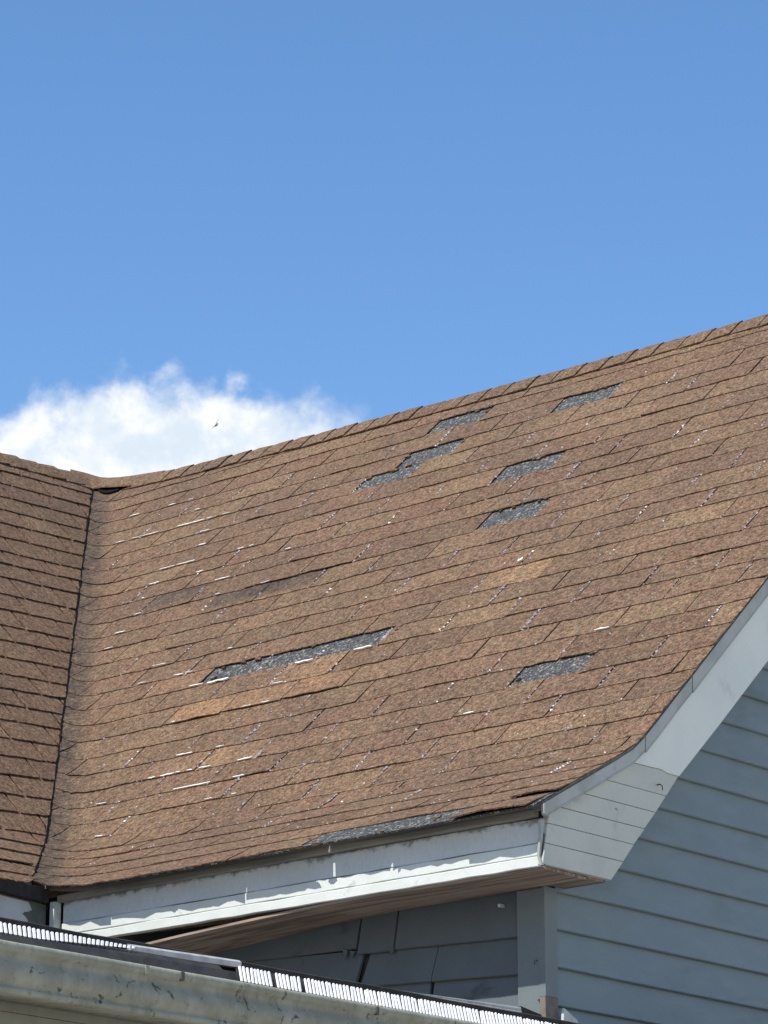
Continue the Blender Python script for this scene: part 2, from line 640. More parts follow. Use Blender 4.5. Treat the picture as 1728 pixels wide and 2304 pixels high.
GONE = {  # course position -> intervals of missing tabs along the eave
    IDX0 + 18: [(2.40, 2.715)], IDX0 + 17: [(1.575, 1.90)], IDX0 + 16: [(2.38, 2.683)], IDX0 + 15: [(2.51, 2.825)],
    IDX0 + 13: [(1.528, 1.843)], IDX0 + 10: [(1.345, 1.645)], IDX0 + 4: [(1.604, 2.52)], IDX0: [(.340, .645)], 0: [(0.20, 0.76)]}
LIFT = {  # lifted butts that stand off the course below
    (IDX0 + 10, 2.47, 3.03): 0.006, (0, -0.23, 0.13): 0.012, (1, -0.23, 0.02): 0.010,
    (IDX0 + 2, 1.59, 2.54): 0.006}
DARK_ROWS = {(IDX0 + 9, 2.47, 3.03): 1, (IDX0 + 10, 3.2, 3.54): 1}  # tabs tinted dark above their butt edge
TONE = {(IDX0 + 2, 1.59, 2.54): 1.9, (IDX0 + 4, 2.52, 2.85): 1.5, (IDX0 - 1, 1.9, 2.2): 1.3, (IDX0 + 3, 1.9, 2.2): 1.4,
        (IDX0 + 6, 1.0, 1.3): 1.4, (IDX0 + 9, 0.9, 1.3): 1.2, (IDX0 - 1, 2.2, 2.45): 1.35, (IDX0 + 8, 2.0, 2.3): 1.3, (IDX0 + 11, 2.2, 3.0): 0.15, (IDX0 + 12, 1.2, 2.2): 0.1,
        (IDX0 + 13, 1.0, 1.5): 0.12, (IDX0 + 14, 1.4, 2.3): 0.2, (IDX0 + 1, 0.02, 0.34): 0.05, (IDX0 + 17, 1.9, 2.5): 0.3}


def lookup(tbl, i, a, default):
    for (k, lo, hi), v in tbl.items():
        if k == i and lo - 0.05 <= a <= hi + 0.05:
            return v
    return default


def main_tabs():
    for i in range(len(EDGE) - 1):
        b0, b1 = EDGE[i], EDGE[i + 1]
        bt = b1 + 0.016
        even = (i - IDX0) % 2 == 0
        ph = 1.604 + 0.0092 * (i - IDX0) - (0 if even else TAB / 2)
        course_tone = random.random()
        n0 = int((RAKE_A - ph) / TAB) - 2
        aend = a_where(CUT + 0.012, bt)
        n1 = int((aend - ph) / TAB) + 2
        prev_j = jit(0.006)
        for k in range(n0, n1 + 1):
            nj = jit(0.006)
            gap = random.choice((0.001, 0.0022, 0.0035, 0.0045))
            a0 = ph + k * TAB + gap + prev_j
            a1 = ph + (k + 1) * TAB - gap + nj
            prev_j = nj
            mid = (a0 + a1) / 2
            if a1 < RAKE_A + 0.02 or mid > aend + 0.1 or b0 > ridge_b(a0) - 0.03:
                continue
            if any(lo - 0.03 < mid < hi + 0.03 for lo, hi in GONE.get(i, [])):
                continue
            lift = lookup(LIFT, i, mid, 0.0)
            h0, h1 = 0.0034 + random.random() * 0.0035, 0.0034 + random.random() * 0.0035
            if random.random() < 0.07:
                h0 += random.random() * 0.005
            if random.random() < 0.07:
                h1 += random.random() * 0.005
            wob = [jit(0.0038) for _ in range(7)]
            if i == 0:
                wob = [jit(0.006) for _ in range(7)]
            crl = [random.random() * 0.0022 for _ in range(7)]
            skew = jit(0.003)
            tone = lookup(TONE, i, mid, None)
            tn = (tone if tone is not None else min(1, max(0, 0.0 + 0.35 * course_tone + 0.65 * random.random())), 0.9 * random.random() ** 1.5)
            nearv = a1 > a_where(0, b0) - 0.35
            nu, nv = (6, 2) if nearv else (5, 2)
            end_h = random.random()

            def pt(u, v, iu, jv):
                b = b0 + (min(bt, ridge_b(a0) - 0.012) - b0) * v
                if jv == 0:
                    b += wob[iu] + skew * (u - 0.5)
                alim = a_where(CUT + 0.012, b)
                aa0, aa1 = min(max(a0, RAKE_A + jit(0.004)), alim), min(a1, alim)
                a = aa0 + (aa1 - aa0) * u
                h = (h0 + (h1 - h0) * u + crl[iu]) * (1 - v) + 0.0018 * v
                if lift:
                    h += lift * (1 - v) ** 1.5 * (math.sin(math.pi * min(1, max(0, u * 0.9 + 0.08))) * 0.6 + 0.4)
                return on(zroof, a, b, h), on(zroof, a, b, max(h - 0.0045, 0.0009))
            if min(a1, aend) - max(a0, RAKE_A) < 0.012:
                continue
            vv, ff = tab_mesh(pt, nu, nv, 0.006)
            if a1 > a_where(0, b0) - 0.3:  # valley dirt, with the shading of the fold painted into the tint
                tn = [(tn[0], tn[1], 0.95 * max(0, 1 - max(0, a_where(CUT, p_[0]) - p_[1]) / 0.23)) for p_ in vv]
            if lookup(DARK_ROWS, i, mid, 0):
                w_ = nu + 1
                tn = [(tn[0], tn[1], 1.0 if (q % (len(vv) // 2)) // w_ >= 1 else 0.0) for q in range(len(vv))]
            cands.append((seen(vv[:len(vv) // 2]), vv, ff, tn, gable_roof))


WE = [2.0, 2.085, 2.20, 2.325, 2.44, 2.53, 2.623, 2.704, 2.796, 2.886, 2.974, 3.065, 3.147, 3.233, 3.312, 3.407, 3.504, 3.59, 3.687, 3.781,
      3.888, 3.977, 4.057, 4.155, 4.25, 4.346, 4.44, 4.535, 4.633, 4.70]
WE = [w_ - 0.043 * min(1, max(0, (w_ - 2.0) / 0.6)) for w_ in WE]
WPH = {27: 2.43, 26: 2.02 + 0.61, 19: 1.426, 17: 1.233}


def wing_tabs():
    for i in range(len(WE) - 1):
        t0, t1 = WE[i], WE[i + 1]
        tt = t1 + (0.014 if i < len(WE) - 2 else -0.005)
        ph = WPH.get(i, 1.233 + (0.1525 if (i - 17) % 2 else 0) + jit(0.03))
        bmax0 = b_where(0.0, t0 + 0.3) + 0.6
        tone0 = random.random()
        for k in range(-16, 8):
            b0, b1 = ph + k * 0.305 + 0.007, ph + (k + 1) * 0.305 - 0.008
            a0 = t0 + 0.174 * b0
            # start where the wing slope stands clear of the valley
            if zwing(t1 + 0.174 * b0, b0) - zmain(b0) < CUT + 0.012:
                continue
            if b0 < -3.22:
                continue
            h0, h1 = 0.0102 + random.random() * 0.002, 0.0102 + random.random() * 0.002
            if random.random() < 0.2:
                h1 += 0.004 * random.random()
            wob = [jit(0.0025) for _ in range(7)]
            tn = (min(1, max(0, 0.1 + 0.3 * tone0 + 0.6 * random.random())), 0.2 + 0.6 * random.random())
            cutj = [jit(0.008) for _ in range(4)]

            def pt(u, v, iu, jv):
                t = t0 + (tt - t0) * v + (wob[iu] if jv == 0 else 0)
                lo, hi = b0 - 0.5, b1
                if zwing(t + 0.174 * b1, b1) - zmain(b1) < CUT + 0.006:
                    for _ in range(30):
                        mid = (lo + hi) / 2
                        if zwing(t + 0.174 * mid, mid) - zmain(mid) > CUT + 0.006 + cutj[jv]:
                            lo = mid
                        else:
                            hi = mid
                    bb1 = lo
                else:
                    bb1 = b1
                b = b0 + (max(bb1, b0 + 0.005) - b0) * u
                a = t + 0.174 * b
                h = (h0 + (h1 - h0) * u) * (1 - v) + 0.0042 * v
                return on(zwing, a, b, h), on(zwing, a, b, max(h - 0.005, 0.0022))
            vv, ff = tab_mesh(pt, 5, 2, 0.006)
            cands.append((seen(vv[:len(vv) // 2]), vv, ff, tn, wing_roof))


main_tabs()
wing_tabs()
cands.sort(key=lambda c: -c[0])
rest = {}
for n, (sh, vv, ff, tn, par) in enumerate(cands):
    if n < 300:
        c = [sum(p[q] for p in vv) / len(vv) for q in range(3)]
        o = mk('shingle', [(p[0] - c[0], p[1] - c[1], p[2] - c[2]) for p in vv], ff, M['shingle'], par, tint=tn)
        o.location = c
    else:
        r = rest.setdefault(par.name, [par, [], [], []])
        base = len(r[1])
        r[1] += vv
        r[2] += [tuple(base + q for q in f_) for f_ in ff]
        r[3] += tn if isinstance(tn, list) else [tn] * len(vv)
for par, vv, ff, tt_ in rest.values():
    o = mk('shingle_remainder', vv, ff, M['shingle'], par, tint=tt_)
    o['kind'] = 'stuff'

# ---- torn remnants left at the edges of the bare patches
rv, rf, rt = [], [], []
for i, ivs in GONE.items():
    for lo, hi in ivs:
        for _ in range(int(6 * (hi - lo) / 0.32)):
            edge = random.random()
            if edge < 0.45:
                a_, b_ = random.uniform(lo, hi), EDGE[i + 1] + random.uniform(-0.012, 0.004)
            elif edge < 0.6:
                a_, b_ = random.uniform(lo, hi), EDGE[i] + random.uniform(0.0, 0.012)
            else:
                a_, b_ = random.choice((lo, hi)) + jit(0.012), random.uniform(EDGE[i], EDGE[i + 1])
            n_ = random.choice((5, 6, 7))
            r_ = random.uniform(0.004, 0.013)
            base = len(rv)
            th0 = random.random() * 6
            ring = []
            for q in range(n_):
                th = th0 + q * 2 * math.pi / n_
                rr = r_ * random.uniform(0.45, 1.2)
                ring.append((a_ + math.cos(th) * rr * 1.7, b_ + math.sin(th) * rr * 0.7))
            rv += [on(zroof, x_, y_, 0.0045 + random.random() * 0.004) for x_, y_ in ring] + [on(zroof, x_, y_, -0.001) for x_, y_ in ring]
            rf.append(tuple(base + q for q in range(n_)))
            rf += [(base + q, base + n_ + q, base + n_ + (q + 1) % n_, base + (q + 1) % n_) for q in range(n_)]
            rt += [(random.random() * 0.8, random.random() * 0.6)] * (2 * n_)
o = mk('torn_remnant', rv, rf, M['shingle'], gable_roof, tint=rt)
o['kind'] = 'stuff'

# ---- starter strip under the first course, notched where slots let the sun through
rings = []
a = RAKE_A + 0.004
notches = [1.60, 1.345, 0.665, 0.42, -0.06, 1.05]
pts_a = []
while a < AL0:
    seg = int((a - 1.604) / TAB * 1.5 + 40)
    rs = random.Random(seg * 7 + 3)
    pts_a.append((a, -0.317 + rs.uniform(-0.009, 0.007) + jit(0.0022)))
    a += 0.028
for nn, dp in zip(notches, (0.022, 0.03, 0.045, 0.016, 0.02, 0.02)):
    pts_a = [p for p in pts_a if abs(p[0] - nn) > 0.012]
    pts_a += [(nn - 0.006, -0.317), (nn - 0.004, -0.317 + dp), (nn + 0.003, -0.317 + dp * 0.8), (nn + 0.006, -0.316)]
pts_a.sort()
for a, e in pts_a:
    rings.append([on(zroof, a, e, 0.0015), on(zroof, a, -0.17, 0.0012), on(zroof, a, -0.17, -0.0025), on(zroof, a, e, -0.0035)])
v, f = loft(rings)
mk('starter_strip', v, f, M['felt'], gable_roof)

# ---- ridge caps


def cap_main(a0, a1, lift0, lift1, parent, w=0.125):
    rings = []
    for a, h in ((a0, 0.012 + lift0), ((a0 + a1) / 2, 0.012 + (lift0 + lift1) / 2), (a1, 0.004 + lift1)):
        rb = ridge_b(a)
        j = jit(0.002)
        prof = []
        for db in (-w * 0.73 + jit(0.003), -w * 0.36, -0.022, 0.0, 0.022, w * 0.36, w * 0.73):
            zz = zmain(rb) - abs(db) * K - (0.0 if abs(db) > 0.02 else 0.004) + 0.0
            prof.append((db, zz))
        outer = [V(a, rb + db + (-0.69 if db < 0 else 0.69 if db > 0 else 0) * h, zz + h * (0.73 if db else 1.0) + j) for db, zz in prof]
        inner = [V(a, rb + db + (-0.69 if db < 0 else 0.69 if db > 0 else 0) * (h - 0.007), zz + (h - 0.007) * (0.73 if db else 1.0) + j)
                 for db, zz in reversed(prof)]
        rings.append(outer + inner)
    v, f = loft(rings)
    c = [sum(p[q] for p in v) / len(v) for q in range(3)]
    o = mk('ridge_cap', [tuple(p[q] - c[q] for q in range(3)) for p in v], f, M['shingle'], parent,
           tint=(0.15 + 0.6 * random.random(), 0.5 * random.random()))
    o.location = c
    return o


a = RAKE_A - 0.005
while a < 4.78:
    e = 0.138 + jit(0.006)
    last = a > 4.85
    cap_main(a, a + e + 0.045, (0.012 if last else 0) + random.random() * 0.004, 0.004 if last else 0.0, gable_roof)
    a += e


def cap_wing(s0, s1, parent, w=0.12, lift=0.0):
    """caps along the wing's ridge: a = 5.24 + 0.174 (b - 2.95), with b running"""
    rings = []
    for b, h in ((s0, 0.006), (s1, 0.014 + lift)):
        ar = 4.727 + 0.174 * b
        zr = zwing(ar, b)
        outer, inner = [], []
        for da in (-w * 0.7, -w * 0.35, -0.02, 0.0, 0.02, w * 0.35, w * 0.7):
            zz = zr - abs(da) * 1.03 - (0.004 if abs(da) < 0.01 else 0)
            sg = -0.7 if da < 0 else 0.7 if da > 0 else 0
            outer.append(V(ar + da + sg * h, b, zz + h * (0.72 if da else 1)))
            inner.append(V(ar + da + sg * (h - 0.007), b, zz + (h - 0.007) * (0.72 if da else 1)))
        rings.append(outer + inner[::-1])
    v, f = loft(rings)
    c = [sum(p[q] for p in v) / len(v) for q in range(3)]
    o = mk('ridge_cap', [tuple(p[q] - c[q] for q in range(3)) for p in v], f, M['shingle'], parent,
           tint=(0.2 + 0.4 * random.random(), 0.3 * random.random()))
    o.location = c


b = 1.2
while b < 2.86:
    e = 0.15 + jit(0.008)
    cap_wing(b - 0.04, b + e, wing_roof, lift=random.random() * 0.004)
    b += e
# curled last cap where the two ridges meet, its lower edge standing off the valley
secs = [  # (crest a, b, z), (lower edge a, b, z)
    ((4.70, 2.988, 6.690), (4.70, 2.900, 6.606)), ((4.82, 3.002, 6.706), (4.80, 2.908, 6.620)), ((4.96, 3.024, 6.727), (4.92, 2.912, 6.643)),
    ((5.08, 3.046, 6.749), (5.02, 2.912, 6.660)), ((5.19, 3.070, 6.775), (5.08, 2.915, 6.672)), ((5.265, 3.085, 6.798), (5.105, 2.925, 6.676)),
    ((5.262, 2.98, 6.795), (5.122, 2.90, 6.668)), ((5.242, 2.86, 6.780), (5.122, 2.80, 6.662))]
rings = []
for (ca, cb, cz), (la, lb, lz) in secs:
    m1 = (ca * 0.45 + la * 0.55, cb * 0.45 + lb * 0.55, cz * 0.45 + lz * 0.55 + 0.012)
    bk_ = (ca + 0.05, cb + 0.07, cz - 0.055)
    r_ = [V(la, lb, lz), V(*m1), V(ca - 0.006, cb - 0.006, cz), V(ca + 0.01, cb + 0.012, cz - 0.003), V(*bk_)]
    rings.append(r_ + [(x, y, z - 0.007) for x, y, z in r_[::-1]])
v, f = loft(rings)
o = mk('curled_cap', v, f, M['shingle'], gable_roof, tint=(0.5, 0.15))
tag(o, 'curled ridge cap lifted over the dark gap at the valley top')
rings = []
for u in frange(0, 1, 6):
    a_ = 4.95 + 0.17 * u
    lo_b = 2.915 - 0.022 * math.sin(u * 3.1) + 0.02 * u
    rings.append([on(zroof, a_, lo_b, 0.0135), on(zroof, a_, 2.97, 0.0135), on(zroof, a_, 2.97, 0.001), on(zroof, a_, lo_b, 0.001)])
v, f = loft(rings)
mk('gap_shade_patch', v, f, M['void'], gable_roof)  # black patch painted in for the shade of the hollow below the cap
# dark strip painted in for the shaded crevice at the valley cut
rings = []
for b_ in frange(-0.22, 2.93, 60):
    a_ = a_where(CUT + 0.004, b_) + jit(0.003)
    w_ = random.uniform(0.0012, 0.0036)
    p0, p1 = on(zwing, a_ - w_, b_, 0.0115), on(zwing, a_ + w_, b_, 0.012)
    q0, q1 = on(zwing, a_ - w_, b_, 0.001), on(zwing, a_ + w_, b_, 0.001)
    rings.append([p0, p1, q1, q0])
v, f = loft(rings)
mk('valley_crevice_shade', v, f, M['void'], wing_roof)

# ---- pale fibre and grit on torn edges
cv, cf = [], []
gv, gf = [], []


def sliver(V_, F_, a0, a1, bb, w, off=0.013, slope=False):
    n = 4
    base = len(V_)
    for i in range(n + 1):
        u = i / n
        ww = w * (0.35 + 0.65 * math.sin(math.pi * (0.12 + 0.76 * u))) * random.uniform(0.6, 1.2)
        a = a0 + (a1 - a0) * u
        b_ = bb + (w * jit(0.6)) if not slope else bb + 0.09 * u + jit(0.004)
        if slope:
            p = [on(zroof, a - ww, b_, off), on(zroof, a + ww, b_, off), on(zroof, a + ww, b_, off - 0.004), on(zroof, a - ww, b_, off - 0.004)]
        else:
            p = [on(zroof, a, b_ - ww, off), on(zroof, a, b_ + ww, off), on(zroof, a, b_ + ww, off - 0.004), on(zroof, a, b_ - ww, off - 0.004)]
        V_.extend(p)
    for i in range(n):
        for j in range(4):
            k = (j + 1) % 4
            F_.append((base + i * 4 + j, base + i * 4 + k, base + (i + 1) * 4 + k, base + (i + 1) * 4 + j))
    F_.append((base, base + 1, base + 2, base + 3))
    e = base + n * 4
    F_.append((e + 3, e + 2, e + 1, e))


e4 = EDGE[IDX0 + 4]
for a0, a1 in ((2.52, 2.41), (2.05, 1.96), (1.75, 1.66)):
    sliver(cv, cf, a0, a1, e4 - 0.001, 0.0042, 0.0125)
for a0, a1, b_ in ((4.568, 4.500, 2.569), (4.021, 3.877, 2.403), (3.908, 3.844, 2.408), (4.242, 4.144, 2.433), (3.674, 3.598, 2.101),
                   (3.780, 3.688, 2.106), (3.661, 3.615, 2.160), (3.737, 3.676, 1.942), (3.446, 3.404, 1.939), (3.232, 3.145, 1.883),
                   (3.598, 3.539, 1.623), (2.813, 2.765, 1.178), (2.262, 2.178, 0.652), (1.841, 1.772, 0.544), (2.303, 2.267, 0.541),
                   (2.239, 2.167, 0.538), (2.100, 2.072, 0.531), (2.039, 1.980, 0.547), (2.073, 1.887, 0.457), (0.767, 0.722, 0.545),
                   (0.439, 0.377, 0.878)):
    eb = min(EDGE, key=lambda e_: abs(e_ - b_))
    sliver(cv, cf, a0, a1, eb + 0.003, 0.0025, 0.0105)
for _ in range(38):                        # broken pale bits along butts on the valley half
    i = random.randrange(5, len(EDGE) - 3)
    av = a_where(0, EDGE[i])
    a0 = av - 0.15 - random.random() * 1.1
    l = random.uniform(0.012, 0.06)
    sliver(cv, cf, a0, a0 - l, EDGE[i] + 0.0035, random.uniform(0.0012, 0.0024), 0.0115)


def crumb(V_, F_, a, b_, r, off):
    base = len(V_)
    th0 = random.random() * 6
    for k in range(4):
        th = th0 + k * math.pi / 2
        rr = r * random.uniform(0.5, 1.3)
        V_.append(on(zroof, a + math.cos(th) * rr * 1.5, b_ + math.sin(th) * rr, off - 0.003))
    V_.append(on(zroof, a, b_, off + r * 0.5))
    for k in range(4):
        F_.append((base + k, base + (k + 1) % 4, base + 4))


for _ in range(430):                       # grit lodged in the slots between tabs
    i = random.randrange(3, len(EDGE) - 4)
    even = (i - IDX0) % 2 == 0
    ph = 1.604 + 0.0092 * (i - IDX0) - (0 if even else TAB / 2)
    k = random.randrange(-6, 9)
    a0 = ph + k * TAB
    if a0 > a_where(0, EDGE[i]) - 0.1 or a0 < -0.15:
        continue
    pale = random.random() < 0.22
    for _q in range(random.randrange(2, 8)):
        tgt = (cv, cf) if pale and random.random() < 0.6 else (gv, gf)
        crumb(*tgt, a0 + jit(0.006), EDGE[i] + random.uniform(-0.004, 0.10), random.uniform(0.0015, 0.0042), 0.0085)
for _ in range(700):
    i = random.randrange(2, len(EDGE) - 3)
    a0 = random.uniform(-0.15, a_where(0, EDGE[i]) - 0.1)
    crumb(*((cv, cf) if random.random() < 0.12 else (gv, gf)), a0, EDGE[i] + random.uniform(-0.004, 0.1) * random.random(), random.uniform(0.0015, 0.0035), 0.0085)
# one fat pale crumb
sliver(cv, cf, 1.215, 1.195, EDGE[IDX0 + 7] + 0.02, 0.008, 0.018)
o = mk('torn_fibre', cv, cf, M['chip'], gable_roof)
o['kind'] = 'stuff'
o['label'] = 'white torn fibre slivers along shingle edges'
o = mk('slot_grit', gv, gf, M['chip2'], gable_roof)
o['kind'] = 'stuff'

# ------------------------------------------------------------------ eave: drip board, fascia boards, soffit
AL = 1.915                                  # inner corner of the two eaves


def strip_b(name, a0, a1, b_face, thick, zf0, zf1, mat, parent, n=24, wav=0.0015, lab=None):
    """board that faces the eave (-b), with slightly uneven edges"""
    rings = []
    for a in frange(a0, a1, n):
        z0, z1 = zf0(a) + jit(wav), zf1(a) + jit(wav)
        y = b_face + jit(wav * 0.5)
        rings.append([V(a, y + 0.002, z0), V(a, y, z0 + 0.002), V(a, y, z1 - 0.002), V(a, y + 0.002, z1), V(a, y + thick, z1),
                      V(a, y + thick, z0)])
    v, f = loft(rings)
    o = mk(name, v, f, mat, parent)
    if lab:
        o['label'] = lab
    return o


eave = bpy.data.objects.new('eave', None)
col.objects.link(eave)
eave.parent = house
zr = zmain(-0.262)
strip_b('drip_board', RAKE_A + 0.05, AL + 0.01, -0.262, 0.03, lambda a: 3.7535 - 0.006 * (a / 1.9), lambda a: 3.7755 - 0.004 * (a / 1.9),
        M['drip'], eave, lab='weathered brown drip board under the shingles')
strip_b('fascia_board', -0.188, AL, -0.240, 0.02, lambda a: 3.6745, lambda a: 3.7515, M['fascia'], eave, lab='wide pale blue fascia board')
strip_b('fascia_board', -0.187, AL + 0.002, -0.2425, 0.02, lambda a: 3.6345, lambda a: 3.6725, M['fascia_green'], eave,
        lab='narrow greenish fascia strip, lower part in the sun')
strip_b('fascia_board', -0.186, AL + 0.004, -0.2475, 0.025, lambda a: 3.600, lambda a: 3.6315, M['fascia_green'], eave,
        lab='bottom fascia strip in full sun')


def z_soff(a, b):
    t = max(0, a - 0.62)
    front = 3.5935 - 0.052 * t ** 1.25 - 0.004 * math.sin(a * 3)
    back_ = 3.590 - 0.055 * max(0, a - 0.55) ** 1.1
    u = (b + 0.23) / 0.22
    return front + (back_ - front) * u


for b0, b1 in ((-0.236, -0.166), (-0.163, -0.088), (-0.085, -0.012)):
    rings = []
    dj = jit(0.003)
    for a in frange(-0.185, 1.9, 30):
        z0 = z_soff(a, b0) + dj * min(1, max(0, a))
        z1 = z_soff(a, b1) + dj * min(1, max(0, a))
        rings.append([V(a, b0, z0), V(a, b1, z1), V(a, b1, z1 + 0.008), V(a, b0, z0 + 0.008)])
    v, f = loft(rings)
    mk('soffit_board', v, f, M['soffit'], eave)

# wing eave: peeling fascia and dark drip strip, running towards the camera from the inner corner
wing_eave = bpy.data.objects.new('wing_eave', None)
col.objects.link(wing_eave)
wing_eave.parent = house


def strip_w(name, b0, b1, off, thick, z0f, z1f, mat, n=18, wav=0.0015, lab=None):
    rings = []
    for b in frange(b0, b1, n):
        a_ = 1.978 + 0.15 * (b + 0.24) + off + jit(wav * 0.5)
        z0, z1 = z0f + jit(wav), z1f + jit(wav)
        rings.append([V(a_, b, z0), V(a_, b, z1), V(a_ + thick, b, z1), V(a_ + thick, b, z0)])
    v, f = loft(rings)
    o = mk(name, v, f, mat, wing_eave)
    if lab:
        o['label'] = lab
    return o




def strip_flakes():
    # what is left of the white paint, standing proud of the board with a torn edge
    def flake(pts, name):
        r0, r1 = [], []
        for b_, z_ in pts:
            a_ = 1.978 + 0.15 * (b_ + 0.24) - 0.0085
            r0.append(V(a_, b_, z_))
            r1.append(V(a_ + 0.002, b_, z_))
        v_, f_ = loft([r0, r1])
        mk(name, v_, f_, M['wingpaint'], wing_eave)
    edge = [(-0.372, 3.735), (-0.36, 3.722), (-0.352, 3.712), (-0.366, 3.704), (-0.392, 3.698), (-0.402, 3.690), (-0.385, 3.682), (-0.372, 3.672),
            (-0.376, 3.660), (-0.366, 3.652), (-0.372, 3.640), (-0.39, 3.632), (-0.40, 3.60), (-0.42, 3.55)]
    flake([(-3.08, 3.74)] + edge + [(-3.08, 3.55)], 'paint_flake')


strip_w('fascia_board', -3.1, -0.272, -0.006, 0.02, 3.52, 3.742, M['bareboard'], lab='bare dark grey wing fascia board')
strip_flakes()
strip_w('drip_board', -3.1, -0.285, -0.03, 0.03, 3.744, 3.788, M['black'], lab='dark drip strip under the wing shingles')
v, f = box_data(AL + 0.02, AL + 0.09, -0.262, -0.2, 3.55, 3.765)
mk('corner_shade_block', v, f, M['void'], wing_eave)
v, f = box_data(AL + 0.012, AL + 0.034, -0.272, -0.24, 3.60, 3.748)
mk('corner_trim', v, f, M['wingpaint'], wing_eave)

# ------------------------------------------------------------------ rake: board, planked return, metal flange
rake = bpy.data.objects.new('rake', None)
col.objects.link(rake)
rake.parent = house


def poly_a(name, pts, a_face, thick, mat, parent, lab=None):
    """polygon (b, z) facing the gable side (-a), given a thickness and a small chamfer"""
    n = len(pts)
    cb, cz = sum(p[0] for p in pts) / n, sum(p[1] for p in pts) / n
    ins = []
    for b_, z_ in pts:
        d = math.hypot(b_ - cb, z_ - cz) or 1
        ins.append((b_ + (cb - b_) / d * 0.002, z_ + (cz - z_) / d * 0.002))
    r0 = [V(a_face, b_, z_) for b_, z_ in ins]
    r1 = [V(a_face + 0.0015, b_, z_) for b_, z_ in pts]
    r2 = [V(a_face + thick, b_, z_) for b_, z_ in pts]
    v, f = loft([r0, r1, r2])
    o = mk(name, v, f, mat, parent)
    if lab:
        o['label'] = lab
    return o


def rz_left(z):
    if z < 3.772:
        return -0.252 + (z - 3.604) * 0.22
    return -0.215 + (z - 3.772) / 0.566


def rz_right(z):
    return 0.088 + (z - 3.604) * 0.955


zs = [3.604, 3.6715, 3.735, 3.7945, 3.857, 3.92, 3.992]
for i, (z0, z1) in enumerate(zip(zs, zs[1:])):
    z0b, z1b = z0 + 0.0008, z1 - 0.0012
    pts = [(rz_left(z0b), z0b), (rz_right(z0b) + jit(0.003), z0b)]
    if i == len(zs) - 2:
        pts += [(rz_right(z1b), z1b + 0.004), (0.40, z1b + 0.004), (0.36, z1b + 0.011), (0.30, z1b + 0.009), (0.23, z1b + 0.008), (0.165, z1b)]
    else:
        pts += [(rz_right(z1b) + jit(0.003), z1b)]
        if z0 < 3.772 < z1:
            pts += [(rz_left(z1b), z1b), (-0.215, 3.772)]
        else:
            pts += [(rz_left(z1b), z1b)]
    poly_a('return_plank', pts, -0.2 + jit(0.0012), 0.02, M['return'], rake)
# long upper board
top = [(2.85, zmain(2.85) - 0.055), (0.26, zmain(0.26) - 0.058), (0.168, 3.992), (0.23, 4.000), (0.30, 4.001), (0.36, 4.003), (0.40, 3.996),
       (0.458, 3.996)]
low = [(0.70, 4.218), (0.987, 4.487), (2.0, 5.43), (2.85, 6.22)]
poly_a('rake_board', top + low, -0.203, 0.026, M['rake'], rake, 'long pale blue rake board')
v, f = box_data(-0.203, -0.177, 2.85, 5.9, 3.6, 3.85)
rk = [(2.852, zmain(2.85) - 0.055), (5.7, 3.9), (5.7, 3.6), (2.852, 6.22)]
poly_a('rake_board', rk, -0.203, 0.026, M['rake'], rake)


def flange(bs_, name, lab, hgt=0.05, curl=False):
    rings = []
    for q, b_ in enumerate(bs_):
        z1 = zmain(b_) - 0.012
        z0 = z1 - hgt + jit(0.002)
        af = -0.2145 + jit(0.001)
        if curl and q == 0:
            z0 += 0.014
            af -= 0.008
        rings.append([V(af - 0.002, b_, z0), V(af, b_, z0 + 0.006), V(af - 0.001, b_, z1), V(af + 0.010, b_, z1), V(af + 0.010, b_, z0)])
    v, f = loft(rings)
    o = mk(name, v, f, M['flange'], rake)
    o['label'] = lab


flange([-0.268, -0.25, -0.2, -0.12, -0.04, 0.04, 0.12, 0.2, 0.262], 'metal_flange', 'grey metal drip flange with curled lower end', 0.044, True)
flange([0.268, 0.33, 0.45, 0.524], 'metal_flange', 'short bent piece of grey drip flange', 0.052)
flange([0.53] + frange(0.6, 2.8, 12), 'metal_flange', 'long upper run of grey drip flange', 0.055)

# end of the fascia against the return: gap, curled sliver
v, f = box_data(-0.196, -0.19, -0.246, -0.235, 3.60, 3.70)
mk('end_strip', v, f, M['nail'], rake)
rings = []
for z, da in ((3.60, -0.004), (3.63, 0.006), (3.66, 0.003), (3.70, -0.002), (3.74, 0.0)):
    rings.append([V(-0.199 + da, -0.258, z), V(-0.197 + da, -0.245, z), V(-0.190 + da, -0.245, z), V(-0.190 + da, -0.258, z)])
v, f = loft(rings)
mk('end_trim', v, f, M['flange'], rake)
# underside of the rake overhang
und = []
for b_ in [0.09] + frange(0.25, 2.85, 8):
    zz = 3.606 + max(0, b_ - 0.09) * 0.96
    und.append([V(-0.178, b_, zz + 0.01), V(0.0, b_, zz + 0.01), V(0.0, b_, zz + 0.018), V(-0.178, b_, zz + 0.018)])
v, f = loft(und)
mk('rake_soffit', v, f, M['soffit'], rake)
v, f = box_data(-0.179, -0.004, -0.236, 0.088, 3.598, 3.606)
mk('return_soffit', v, f, M['soffit'], rake)


def nail(name, a, b, z, axis, parent, l=0.02, mat='nail'):
    """bent nail sticking out of a board: shaft with a hooked head"""
    rings = []
    path = [(0, 0), (l * 0.6, 0), (l, -l * 0.35), (l * 1.0, -l * 0.9)]
    r = 0.0022
    for q, (o_, dz) in enumerate(path):
        ring = []
        for k in range(6):
            th = k * math.pi / 3
            x, y = math.cos(th) * r, math.sin(th) * r
            if axis == 'a':
                ring.append(V(a - o_, b + x, z + dz + y))
            else:
                ring.append(V(a + x, b - o_, z + dz + y))
        rings.append(ring)
    v, f = loft(rings)
    return mk(name, v, f, M[mat], parent, smooth=True)


